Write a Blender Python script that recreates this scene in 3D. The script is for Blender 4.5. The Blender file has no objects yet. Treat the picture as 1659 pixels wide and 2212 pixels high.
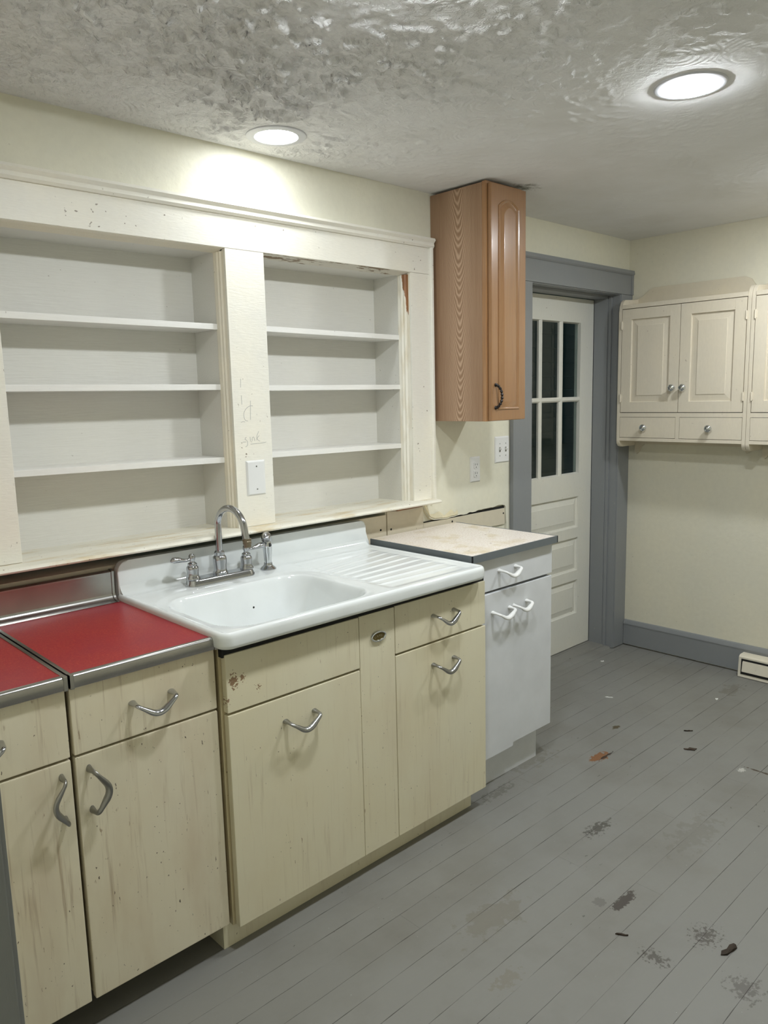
import bpy, bmesh, math, random
from mathutils import Vector, Matrix
random.seed(7)
S = bpy.context.scene
COL = S.collection
PI = math.pi

# ------------------------------------------------------------------ camera, world, exposure
cam_d = bpy.data.cameras.new('camera'); cam = bpy.data.objects.new('camera', cam_d); COL.objects.link(cam)
R_ = Vector((0.72632409, -0.68695388, -0.02340249)); U_ = Vector((0.12039742, 0.09362906, 0.98830059)); F_ = Vector((0.67672578, 0.72064413, -0.15071252))
m3 = Matrix((R_, U_, -F_)).transposed()
cam.matrix_world = Matrix.Translation((-1.02101, -2.33092, 1.54838)) @ m3.to_4x4()
cam_d.sensor_fit = 'HORIZONTAL'; cam_d.sensor_width = 36.0; cam_d.lens = 1652.19 / 1659 * 36.0
cam_d.clip_start = 0.02
S.camera = cam
w = bpy.data.worlds.new('night'); S.world = w; w.use_nodes = True
w.node_tree.nodes['Background'].inputs[0].default_value = (0.010, 0.022, 0.024, 1)
w.node_tree.nodes['Background'].inputs[1].default_value = 1.0
S.view_settings.view_transform = 'Standard'; S.view_settings.look = 'None'; S.view_settings.gamma = 1
S.view_settings.use_curve_mapping = False
S.view_settings.exposure = 0.12
LAMP = 280.0         # radiance of every ceiling light diffuser
LAMPCOL = (0.92, 0.965, 1.0)
LIGHTS = [(0.553, -0.186), (1.205, -1.26), (0.17, -1.23), (2.42, -1.26), (-1.95, -1.7)]  # the last one is an unseen light, added as fill
CEIL = 2.39

# ------------------------------------------------------------------ materials
def mat(name): 
    m = bpy.data.materials.new(name); m.use_nodes = True
    n = m.node_tree.nodes; b = n['Principled BSDF']
    return m, m.node_tree, b
def N(t, kind, **kw):
    n = t.nodes.new(kind)
    for k, v in kw.items():
        if k in n.inputs.keys(): n.inputs[k].default_value = v
        else: setattr(n, k, v)
    return n
def L(t, a, b): t.links.new(a, b)
def pos(t, scale=(1, 1, 1), rot=(0, 0, 0), loc=(0, 0, 0)):
    g = N(t, 'ShaderNodeNewGeometry'); mp = N(t, 'ShaderNodeMapping')
    mp.inputs['Scale'].default_value = scale; mp.inputs['Rotation'].default_value = rot; mp.inputs['Location'].default_value = loc
    L(t, g.outputs['Position'], mp.inputs['Vector']); return mp.outputs['Vector']
def noise(t, vec, scale, detail=3, rough=0.5, dist=0.0):
    n = N(t, 'ShaderNodeTexNoise'); n.inputs['Scale'].default_value = scale; n.inputs['Detail'].default_value = detail
    n.inputs['Roughness'].default_value = rough; n.inputs['Distortion'].default_value = dist
    L(t, vec, n.inputs['Vector']); return n.outputs['Fac']
def ramp(t, fac, stops):
    r = N(t, 'ShaderNodeValToRGB'); e = r.color_ramp.elements
    while len(e) < len(stops): e.new(0.5)
    for i, (p, c) in enumerate(stops):
        e[i].position = p; e[i].color = c if len(c) == 4 else (*c, 1)
    L(t, fac, r.inputs['Fac']); return r.outputs['Color']
def rampf(t, fac, a, b):
    m = N(t, 'ShaderNodeMapRange'); m.inputs['From Min'].default_value = a; m.inputs['From Max'].default_value = b
    L(t, fac, m.inputs['Value']); return m.outputs['Result']
def mix(t, fac, a, b, blend='MIX'):
    m = N(t, 'ShaderNodeMix', data_type='RGBA', blend_type=blend)
    for s, v in ((m.inputs[0], fac), (m.inputs[6], a), (m.inputs[7], b)):
        if hasattr(v, 'node'): L(t, v, s)
        elif isinstance(v, (int, float)): s.default_value = v
        else: s.default_value = (*v, 1) if len(v) == 3 else v
    return m.outputs[2]
def math_(t, op, a, b=None, c=None):
    m = N(t, 'ShaderNodeMath', operation=op)
    for i, v in enumerate((a, b, c)):
        if v is None: continue
        if hasattr(v, 'node'): L(t, v, m.inputs[i])
        else: m.inputs[i].default_value = v
    return m.outputs[0]
def bump(t, b, h, strength, dist):
    n = N(t, 'ShaderNodeBump'); n.inputs['Strength'].default_value = strength; n.inputs['Distance'].default_value = dist
    L(t, h, n.inputs['Height']); L(t, n.outputs['Normal'], b.inputs['Normal']); return n

def plain(name, col, rough=0.5, metal=0.0, vary=0.06, bumpd=0.0, bs=60, spec=0.5):
    m, t, b = mat(name)
    v = pos(t)
    f = noise(t, v, 9, 4)
    c2 = tuple(x * (1 - vary * 2) for x in col)
    L(t, mix(t, rampf(t, f, 0.35, 0.7), col, c2), b.inputs['Base Color'])
    b.inputs['Roughness'].default_value = rough; b.inputs['Metallic'].default_value = metal
    b.inputs['Specular IOR Level'].default_value = spec
    if bumpd: bump(t, b, noise(t, v, bs, 4), 0.5, bumpd)
    return m

def painted(name, col, rough=0.45, grime=(0.45, 0.36, 0.2), amt=0.35, fleck=0.55, brush=(1, 1, 1), bumpd=0.0006, spec=0.5, spots=(0.12, 0.07, 0.03)):
    """old brushed paint: slow tone changes, small dark nicks, brush marks"""
    m, t, b = mat(name)
    v = pos(t); vs = pos(t, scale=brush)
    big = rampf(t, noise(t, v, 2.6, 5, 0.6), 0.42, 0.78)
    c = mix(t, math_(t, 'MULTIPLY', big, amt), col, tuple(a * g * 1.3 for a, g in zip(col, (1, .93, .78))))
    fine = rampf(t, noise(t, vs, 40, 3), 0.3, 0.75)
    c = mix(t, math_(t, 'MULTIPLY', fine, 0.06), c, (0.25, 0.22, 0.16))
    fl = rampf(t, noise(t, v, 75, 2, 0.4), 0.735, 0.765)
    gate = rampf(t, noise(t, v, 4, 2), 0.45, 0.62)
    c = mix(t, math_(t, 'MULTIPLY', math_(t, 'MULTIPLY', fl, gate), fleck), c, spots)
    L(t, c, b.inputs['Base Color']); b.inputs['Roughness'].default_value = rough; b.inputs['Specular IOR Level'].default_value = spec
    h = math_(t, 'ADD', noise(t, vs, 35, 4, 0.6), math_(t, 'MULTIPLY', noise(t, v, 12, 2), 1.5))
    bump(t, b, h, 0.6, bumpd)
    return m

M = {}
M['wall'] = painted('wall_paint', (0.77, 0.75, 0.62), 0.5, amt=0.25, fleck=0.25, bumpd=0.0022)
M['wallfar'] = painted('wall_paint_far', (0.74, 0.71, 0.58), 0.55, amt=0.25, fleck=0.3, bumpd=0.0015)
M['trim'] = painted('old_white_trim_paint', (0.84, 0.82, 0.74), 0.38, amt=0.4, fleck=0.8, brush=(1, 1, 6), bumpd=0.0012)
M['trimbead'] = painted('old_white_bead_paint', (0.78, 0.74, 0.63), 0.4, amt=0.7, fleck=0.6, brush=(8, 8, 1), bumpd=0.0012)
M['niche'] = painted('niche_white_paint', (0.74, 0.73, 0.68), 0.45, amt=0.15, fleck=0.5, brush=(0.35, 4, 6), bumpd=0.0014)
M['shelf'] = painted('shelf_white_paint', (0.84, 0.83, 0.79), 0.35, amt=0.15, fleck=0.35, brush=(0.4, 4, 6), bumpd=0.0008)
M['greytrim'] = painted('grey_trim_paint', (0.245, 0.258, 0.268), 0.42, amt=0.2, fleck=0.3, brush=(5, 5, 0.6), bumpd=0.0012, spots=(0.5, 0.48, 0.42))
M['door'] = painted('door_white_paint', (0.74, 0.73, 0.66), 0.42, amt=0.25, fleck=0.5, brush=(5, 5, 0.6), bumpd=0.001)
M['hangcab'] = painted('cream_hanging_cabinet_paint', (0.72, 0.655, 0.53), 0.42, amt=0.25, fleck=0.4, brush=(3, 3, 1), bumpd=0.0008)
M['backer'] = painted('cream_board', (0.66, 0.60, 0.47), 0.5, amt=0.3, fleck=0.4, bumpd=0.0008)
M['enamel'] = plain('white_porcelain', (0.80, 0.83, 0.82), 0.10, vary=0.03)
M['enamel'].node_tree.nodes['Principled BSDF'].inputs['Coat Weight'].default_value = 0.3
M['whitecab'] = plain('white_metal_cabinet', (0.71, 0.725, 0.74), 0.33, vary=0.04)
M['plate'] = plain('white_plastic_plate', (0.80, 0.80, 0.78), 0.35, vary=0.02)
M['chrome'] = plain('chrome', (0.50, 0.51, 0.53), 0.15, 1.0, vary=0.08)
M['knobchrome'] = plain('polished_chrome', (0.70, 0.73, 0.76), 0.06, 1.0, vary=0.03)
M['pewter'] = plain('worn_chrome', (0.36, 0.36, 0.35), 0.28, 1.0, vary=0.1)
M['steel'] = plain('dull_stainless_steel', (0.45, 0.44, 0.42), 0.24, 1.0, vary=0.1)
M['aerator'] = plain('tarnished_brass', (0.26, 0.22, 0.16), 0.35, 1.0)
M['black'] = plain('black_gap', (0.01, 0.01, 0.009), 0.8)
M['dark'] = plain('dark_rubber', (0.02, 0.02, 0.02), 0.5)
M['bronze'] = plain('oil_rubbed_bronze', (0.035, 0.03, 0.028), 0.35, 0.8)
M['gold'] = plain('aged_gold_badge', (0.16, 0.12, 0.035), 0.35, 0.6, vary=0.1)
M['badgetext'] = plain('badge_letters', (0.30, 0.25, 0.14), 0.4, 0.5)
M['pencil'] = plain('pencil_mark', (0.50, 0.49, 0.45), 0.6)
M['plaster'] = painted('bare_plaster', (0.66, 0.62, 0.47), 0.8, amt=1.0, fleck=0.7, bumpd=0.006)
M['woodbare'] = plain('bare_wood', (0.30, 0.13, 0.05), 0.7, vary=0.3)
M['ring'] = plain('lamp_ring', (0.62, 0.63, 0.66), 0.4, vary=0.01)
M['formicaedge'] = painted('worn_zinc_edge', (0.13, 0.15, 0.16), 0.45, amt=0.1, fleck=0.4, bumpd=0.0003, spots=(0.35, .37, .38))
M['debris'] = plain('brown_debris', (0.05, 0.033, 0.02), 0.8, vary=0.3)
M['paintchip'] = plain('white_paint_chip', (0.8, 0.8, 0.76), 0.6)
M['vent'] = painted('dirty_white_vent', (0.74, 0.70, 0.60), 0.4, amt=0.5, fleck=0.9, bumpd=0.001)
M['soil'] = plain('night_siding', (0.35, 0.38, 0.36), 0.7)

def metalcab(name, col, heavy):
    """cream stove-enamel fronts with brown drip streaks and nicks"""
    m, t, b = mat(name); v = pos(t)
    vs = pos(t, scale=(1, 1, 0.045)); vm = pos(t, scale=(1, 1, 0.22))
    big = rampf(t, noise(t, v, 2.2, 4, 0.6), 0.40, 0.75)
    c = mix(t, math_(t, 'MULTIPLY', big, 0.35), col, (col[0] * .93, col[1] * .85, col[2] * .68))
    st = rampf(t, noise(t, vs, 75, 4, 0.6, 0.3), 0.56, 0.82)
    patch = rampf(t, noise(t, v, 3.1, 3, 0.6), 0.34, 0.62)
    wash = rampf(t, noise(t, pos(t, scale=(1, 1, 0.3)), 7, 4, 0.6), 0.45, 0.75)
    c = mix(t, math_(t, 'MULTIPLY', wash, heavy * 0.48), c, (0.50, 0.37, 0.24))
    c = mix(t, math_(t, 'MULTIPLY', math_(t, 'MULTIPLY', st, patch), heavy), c, (0.30, 0.20, 0.105))
    dr = rampf(t, noise(t, vm, 85, 3, 0.6), 0.69, 0.74)
    c = mix(t, math_(t, 'MULTIPLY', math_(t, 'MULTIPLY', dr, patch), 0.75), c, (0.23, 0.14, 0.06))
    fl = rampf(t, noise(t, pos(t, scale=(1, 1, .6)), 150, 2, 0.4), 0.725, 0.75)
    gate = rampf(t, noise(t, v, 7, 2), 0.42, 0.55)
    c = mix(t, math_(t, 'MULTIPLY', math_(t, 'MULTIPLY', fl, gate), 0.9), c, (0.07, 0.045, 0.03))
    if name == 'cream_steel_cabinet':
        s_ = N(t, 'ShaderNodeSeparateXYZ'); L(t, v, s_.inputs[0])
        for (cx, cz, r0) in ((.022, .798, .020), (.052, .800, .007), (.005, .745, .006), (.10, .757, .006)):
            dx = math_(t, 'SUBTRACT', s_.outputs['X'], cx); dz = math_(t, 'MULTIPLY', math_(t, 'SUBTRACT', s_.outputs['Z'], cz), .65)
            r = math_(t, 'ADD', math_(t, 'SQRT', math_(t, 'ADD', math_(t, 'MULTIPLY', dx, dx), math_(t, 'MULTIPLY', dz, dz))), math_(t, 'MULTIPLY', math_(t, 'SUBTRACT', noise(t, v, 130, 3, 0.6), 0.5), .055))
            c = mix(t, math_(t, 'MULTIPLY', math_(t, 'LESS_THAN', r, r0 * .55), 0.85), c, (0.20, 0.09, 0.03))
    L(t, c, b.inputs['Base Color']); b.inputs['Roughness'].default_value = 0.32
    bump(t, b, noise(t, v, 18, 3), 0.4, 0.0008)
    return m
M['cream'] = metalcab('cream_steel_cabinet', (0.76, 0.71, 0.53), 0.42)
M['creamdirty'] = metalcab('cream_steel_cabinet_grimy', (0.75, 0.69, 0.53), 0.80)
M['creamside'] = metalcab('cream_steel_side', (0.60, 0.52, 0.33), 0.3)

# sill: yellowed, worn
m, t, b = mat('worn_yellowed_sill'); v = pos(t); vx = pos(t, scale=(0.35, 1.6, 1))
c = mix(t, rampf(t, noise(t, vx, 14, 5, 0.65), 0.50, 0.72), (0.80, 0.77, 0.66), (0.60, 0.48, 0.27))
c = mix(t, rampf(t, noise(t, v, 90, 2), 0.70, 0.75), c, (0.25, 0.18, 0.1))
L(t, c, b.inputs['Base Color']); b.inputs['Roughness'].default_value = 0.45
bump(t, b, noise(t, vx, 40, 4), 0.6, 0.0015); M['sill'] = m

# bead/stop strip with a long splinter of bare orange wood near its top
m, t, b = mat('splintered_bead'); v = pos(t); vz = pos(t, scale=(5, 5, 1))
sx = N(t, 'ShaderNodeSeparateXYZ'); L(t, v, sx.inputs[0])
n1 = math_(t, 'SUBTRACT', noise(t, vz, 14, 4, 0.6), 0.5)
xl = math_(t, 'SUBTRACT', 1.3335, math_(t, 'MULTIPLY', rampf(t, sx.outputs['Z'], 1.83, 2.06), 0.021))
mask = math_(t, 'GREATER_THAN', math_(t, 'ADD', sx.outputs['X'], math_(t, 'MULTIPLY', n1, 0.018)), xl)
mask = math_(t, 'MULTIPLY', mask, math_(t, 'LESS_THAN', sx.outputs['X'], 1.3285))
base = mix(t, rampf(t, noise(t, vz, 9, 4), 0.45, 0.75), (0.82, 0.79, 0.69), (0.68, 0.61, 0.46))
wood = mix(t, noise(t, pos(t, scale=(30, 30, 2)), 12, 3), (0.42, 0.19, 0.07), (0.16, 0.07, 0.03))
L(t, mix(t, mask, base, wood), b.inputs['Base Color']); b.inputs['Roughness'].default_value = 0.5
bump(t, b, noise(t, vz, 25, 4), 0.6, 0.002); M['bead'] = m
# head bead with peeled strip
m, t, b = mat('peeled_head_bead'); v = pos(t, scale=(0.5, 3, 3))
n1 = noise(t, v, 12, 5, 0.7)
c = mix(t, rampf(t, n1, 0.53, 0.56), (0.74, 0.71, 0.62), (0.24, 0.17, 0.10))
L(t, c, b.inputs['Base Color']); b.inputs['Roughness'].default_value = 0.6; bump(t, b, n1, 0.8, 0.004); M['headbead'] = m

# red laminate
m, t, b = mat('red_laminate'); v = pos(t)
vo = N(t, 'ShaderNodeTexNoise'); vo.inputs['Scale'].default_value = 230; vo.inputs['Detail'].default_value = 2; vo.inputs['Distortion'].default_value = 1.2
L(t, v, vo.inputs['Vector'])
c = mix(t, rampf(t, vo.outputs['Fac'], 0.45, 0.72), (0.31, 0.014, 0.022), (0.42, 0.06, 0.035))
c = mix(t, rampf(t, noise(t, v, 5, 3), 0.4, 0.8), c, (0.28, 0.02, 0.04))
L(t, c, b.inputs['Base Color']); b.inputs['Roughness'].default_value = 0.36; b.inputs['Specular IOR Level'].default_value = 0.35
bump(t, b, vo.outputs['Fac'], 0.25, 0.0004); M['red'] = m

# speckled pinkish white laminate with stains
m, t, b = mat('speckled_laminate'); v = pos(t)
c = mix(t, rampf(t, noise(t, v, 160, 3, 0.6), 0.48, 0.62), (0.86, 0.80, 0.72), (0.70, 0.60, 0.52))
c = mix(t, math_(t, 'MULTIPLY', rampf(t, noise(t, v, 9, 4, 0.6), 0.54, 0.72), 0.7), c, (0.58, 0.46, 0.23))
c = mix(t, rampf(t, noise(t, v, 60, 1), 0.76, 0.78), c, (0.15, 0.1, 0.08))
L(t, c, b.inputs['Base Color']); b.inputs['Roughness'].default_value = 0.35; M['laminate'] = m

# floor boards: painted, boards run along X, 85 mm wide
m, t, b = mat('grey_painted_floorboards'); g = N(t, 'ShaderNodeNewGeometry'); sx = N(t, 'ShaderNodeSeparateXYZ'); L(t, g.outputs['Position'], sx.inputs[0])
P = g.outputs['Position']
wob = math_(t, 'MULTIPLY', math_(t, 'SUBTRACT', noise(t, pos(t, scale=(1, 0.2, 1)), 3, 2), 0.5), 0.006)
yb = math_(t, 'ADD', math_(t, 'DIVIDE', math_(t, 'ADD', math_(t, 'ADD', sx.outputs['Y'], wob), 10 * 0.085 + 0.05), 0.085), 50.0)
fr = math_(t, 'FRACT', yb); idx = math_(t, 'FLOOR', yb)
edge = math_(t, 'ABSOLUTE', math_(t, 'SUBTRACT', fr, 0.5))
gapn = noise(t, pos(t, scale=(1.2, 8, 1)), 5, 4, 0.6)
gw = math_(t, 'SUBTRACT', 0.500, math_(t, 'MULTIPLY', rampf(t, gapn, 0.32, 0.75), 0.019))
gap = rampf(t, math_(t, 'SUBTRACT', edge, gw), 0.0, 0.004)
# board ends
wn = N(t, 'ShaderNodeTexWhiteNoise', noise_dimensions='1D'); L(t, idx, wn.inputs['W'])
xe = math_(t, 'FRACT', math_(t, 'ADD', math_(t, 'DIVIDE', sx.outputs['X'], 2.3), wn.outputs['Value']))
endg = math_(t, 'MULTIPLY', math_(t, 'LESS_THAN', xe, 0.0008), 0.4)
crack = math_(t, 'MAXIMUM', gap, endg)
tone = mix(t, math_(t, 'MULTIPLY', wn.outputs['Value'], 0.35), (0.232, 0.229, 0.209), (0.206, 0.202, 0.184))
tone = mix(t, math_(t, 'MULTIPLY', rampf(t, noise(t, P, 3.0, 5, 0.6), 0.45, 0.75), 0.5), tone, (0.155, 0.143, 0.118))
tone = mix(t, math_(t, 'MULTIPLY', rampf(t, noise(t, P, 1.3, 3), 0.45, 0.7), 0.3), tone, (0.22, 0.222, 0.215))
# scuffs, nicks
vs = pos(t, scale=(0.6, 1.5, 1))
nick = rampf(t, noise(t, vs, 55, 3, 0.5, 0.4), 0.705, 0.73); gate = rampf(t, noise(t, P, 3.2, 3), 0.50, 0.62)
tone = mix(t, math_(t, 'MULTIPLY', math_(t, 'MULTIPLY', nick, gate), 0.8), tone, (0.05, 0.042, 0.035))
lt = rampf(t, noise(t, P, 140, 1), 0.80, 0.82)
tone = mix(t, math_(t, 'MULTIPLY', lt, 0.5), tone, (0.6, 0.6, 0.57))
def patch(cx, cy, rx, ry, col, amt, th=1.0, nsc=45):
    global tone
    dx = math_(t, 'DIVIDE', math_(t, 'SUBTRACT', sx.outputs['X'], cx), rx); dy = math_(t, 'DIVIDE', math_(t, 'SUBTRACT', sx.outputs['Y'], cy), ry)
    r = math_(t, 'SQRT', math_(t, 'ADD', math_(t, 'MULTIPLY', dx, dx), math_(t, 'MULTIPLY', dy, dy)))
    r = math_(t, 'ADD', r, math_(t, 'MULTIPLY', math_(t, 'SUBTRACT', noise(t, P, nsc, 4, 0.65), 0.5), 2.4))
    k = math_(t, 'MULTIPLY', math_(t, 'SUBTRACT', 1.0, rampf(t, r, th - 0.12, th + 0.05)), amt)
    tone = mix(t, k, tone, col)
patch(0.45, -1.20, 0.10, 0.05, (0.17, 0.14, 0.09), 0.35, 0.45, 60)
patch(0.62, -1.02, 0.25, 0.10, (0.17, 0.155, 0.12), 0.5, 0.5, 25)
patch(1.45, -1.25, 0.30, 0.12, (0.16, 0.15, 0.125), 0.4, 0.45, 30)
patch(1.735, -0.706, 0.055, 0.028, (0.22, 0.095, 0.035), 0.95)
patch(1.755, -0.722, 0.06, 0.006, (0.03, 0.02, 0.015), 0.9)
patch(2.044, -0.604, 0.022, 0.014, (0.07, 0.05, 0.02), 0.9)
patch(0.955, -1.258, 0.06, 0.017, (0.06, 0.05, 0.042), 0.95, nsc=70)
patch(0.90, -1.21, 0.02, 0.02, (0.13, 0.12, 0.11), 0.6, nsc=90)
patch(1.25, -0.99, 0.13, 0.05, (0.06, 0.055, 0.045), 0.8, 0.45, 60)
patch(1.20, -0.58, 0.22, 0.06, (0.09, 0.085, 0.065), 0.5, 0.35, 60)
patch(2.067, -1.24, 0.008, 0.07, (0.05, 0.03, 0.015), 0.9, 0.8, 40)
patch(2.03, -1.18, 0.03, 0.02, (0.55, 0.54, 0.5), 0.8, 0.6, 120)
patch(0.86, -1.66, 0.10, 0.10, (0.10, 0.09, 0.08), 0.7, 0.35, 60)
patch(0.80, -1.44, 0.06, 0.10, (0.07, 0.06, 0.05), 0.8, 0.30, 80)
patch(0.98, -1.50, 0.12, 0.09, (0.07, 0.06, 0.05), 0.8, 0.28, 90)
patch(1.5, -0.5, 0.25, 0.12, (0.13, 0.115, 0.08), 0.35, 0.5, 30)
patch(2.85, -0.80, 0.16, 0.08, (0.11, 0.095, 0.065), 0.4, 0.5, 26)
c = mix(t, math_(t, 'MULTIPLY', crack, math_(t, 'ADD', 0.35, math_(t, 'MULTIPLY', rampf(t, gapn, 0.4, 0.65), 0.5))), tone, (0.035, 0.03, 0.025))
L(t, c, b.inputs['Base Color']); 
ro = rampf(t, noise(t, P, 7, 3), 0.2, 0.8); L(t, math_(t, 'ADD', math_(t, 'MULTIPLY', ro, 0.15), 0.40), b.inputs['Roughness'])
h = math_(t, 'SUBTRACT', math_(t, 'MULTIPLY', noise(t, pos(t, scale=(0.4, 2, 1)), 22, 4), 0.5), math_(t, 'MULTIPLY', crack, 1.0))
bump(t, b, h, 0.7, 0.0025); M['floor'] = m

# swirled stomp-brush ceiling
m, t, b = mat('swirl_textured_ceiling'); P = pos(t)
nd = N(t, 'ShaderNodeTexNoise'); nd.inputs['Scale'].default_value = 6; nd.inputs['Detail'].default_value = 3; L(t, P, nd.inputs['Vector'])
vadd = N(t, 'ShaderNodeVectorMath', operation='MULTIPLY_ADD'); L(t, nd.outputs['Color'], vadd.inputs[0]); vadd.inputs[1].default_value = (0.05, 0.05, 0); L(t, P, vadd.inputs[2])
vo = N(t, 'ShaderNodeTexVoronoi'); vo.inputs['Scale'].default_value = 5.5; L(t, vadd.outputs[0], vo.inputs['Vector'])
rings = math_(t, 'SINE', math_(t, 'MULTIPLY', vo.outputs['Distance'], 70.0))
rg = rampf(t, noise(t, P, 7, 3), 0.50, 0.66)
blob = rampf(t, noise(t, P, 34, 4, 0.6, 1.2), 0.50, 0.66)
blob2 = rampf(t, noise(t, P, 85, 3, 0.6, 0.6), 0.5, 0.7)
h = math_(t, 'ADD', math_(t, 'MULTIPLY', math_(t, 'MULTIPLY', rings, rg), 0.26), math_(t, 'ADD', math_(t, 'MULTIPLY', blob, 0.28), math_(t, 'MULTIPLY', blob2, 0.22)))
sxc = N(t, 'ShaderNodeSeparateXYZ'); L(t, P, sxc.inputs[0])
fade = math_(t, 'SUBTRACT', 1.0, math_(t, 'MULTIPLY', rampf(t, sxc.outputs['X'], 0.35, 1.15), 0.94))
h = math_(t, 'MULTIPLY', h, fade)
c = mix(t, rampf(t, noise(t, P, 4, 4), 0.4, 0.7), (0.82, 0.82, 0.82), (0.77, 0.765, 0.75))
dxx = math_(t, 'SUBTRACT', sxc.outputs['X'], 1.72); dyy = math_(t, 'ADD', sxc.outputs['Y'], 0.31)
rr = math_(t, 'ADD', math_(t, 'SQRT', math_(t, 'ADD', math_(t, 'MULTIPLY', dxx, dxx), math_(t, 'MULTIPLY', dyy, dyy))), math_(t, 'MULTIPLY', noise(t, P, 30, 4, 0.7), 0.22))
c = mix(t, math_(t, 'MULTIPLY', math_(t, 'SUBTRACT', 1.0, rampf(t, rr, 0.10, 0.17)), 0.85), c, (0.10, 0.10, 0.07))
L(t, c, b.inputs['Base Color']); b.inputs['Roughness'].default_value = 0.85; b.inputs['Specular IOR Level'].default_value = 0.2
bump(t, b, h, 1.0, 0.009); M['ceiling'] = m

def oak(name, cathedral, light=1.0):
    m, t, b = mat(name); P = pos(t); s = N(t, 'ShaderNodeSeparateXYZ'); L(t, P, s.inputs[0])
    if cathedral:
        dy = math_(t, 'ABSOLUTE', math_(t, 'ADD', math_(t, 'ADD', s.outputs['Y'], 0.158), math_(t, 'MULTIPLY', math_(t, 'SUBTRACT', noise(t, pos(t, scale=(1, 1, .5)), 4, 2), 0.5), 0.03)))
        f = math_(t, 'SUBTRACT', math_(t, 'DIVIDE', s.outputs['Z'], 0.034), math_(t, 'POWER', math_(t, 'DIVIDE', dy, 0.0215), 1.8))
        f = math_(t, 'ADD', f, math_(t, 'MULTIPLY', noise(t, pos(t, scale=(1, 1, 0.7)), 14, 4), 2.2))
        wv = math_(t, 'ADD', math_(t, 'MULTIPLY', math_(t, 'SINE', math_(t, 'MULTIPLY', f, 6.283)), 0.5), 0.5)
        cen = math_(t, 'SUBTRACT', 1.0, rampf(t, dy, 0.03, 0.095))
        k = math_(t, 'MULTIPLY', math_(t, 'POWER', wv, 1.6), math_(t, 'ADD', math_(t, 'MULTIPLY', cen, 0.55), 0.08))
    else:
        k = math_(t, 'MULTIPLY', rampf(t, noise(t, pos(t, scale=(1, 1, 0.05)), 60, 3), 0.3, 0.7), 0.25)
    fine = rampf(t, noise(t, pos(t, scale=(1, 1, 0.035)), 210, 3, 0.6), 0.35, 0.7)
    a = (0.33 * light, 0.205 * light, 0.122 * light) if cathedral else (0.33 * light, 0.180 * light, 0.080 * light)
    c = mix(t, math_(t, 'MULTIPLY', fine, 0.5), a, (0.22, 0.115, 0.06))
    c = mix(t, k, c, (0.66, 0.47, 0.33) if cathedral else (0.30, 0.13, 0.05))
    L(t, c, b.inputs['Base Color'])
    b.inputs['Roughness'].default_value = 0.42 if cathedral else 0.28
    if not cathedral: b.inputs['Coat Weight'].default_value = 0.4; b.inputs['Coat Roughness'].default_value = 0.15
    bump(t, b, fine, 0.2, 0.0004); return m
M['oakside'] = oak('oak_cathedral_veneer', True)
M['oakdoor'] = oak('honey_oak_door', False)
M['oakstile'] = oak('pale_oak_stile', False, 1.25)

# glass
m, t, b = mat('window_glass'); b.inputs['Base Color'].default_value = (0.75, 0.85, 0.84, 1); b.inputs['Roughness'].default_value = 0.02
b.inputs['Transmission Weight'].default_value = 1.0; b.inputs['IOR'].default_value = 1.35; M['glass'] = m
# lamp diffuser
m, t, b = mat('lit_diffuser'); b.inputs['Base Color'].default_value = (0.9, 0.9, 0.9, 1)
b.inputs['Emission Color'].default_value = (*LAMPCOL, 1); b.inputs['Emission Strength'].default_value = LAMP; M['lamp'] = m
m, t, b = mat('dimmer_lit_diffuser'); b.inputs['Base Color'].default_value = (0.9, 0.9, 0.9, 1)
b.inputs['Emission Color'].default_value = (*LAMPCOL, 1); b.inputs['Emission Strength'].default_value = LAMP * 0.20; M['lampdim'] = m

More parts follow.
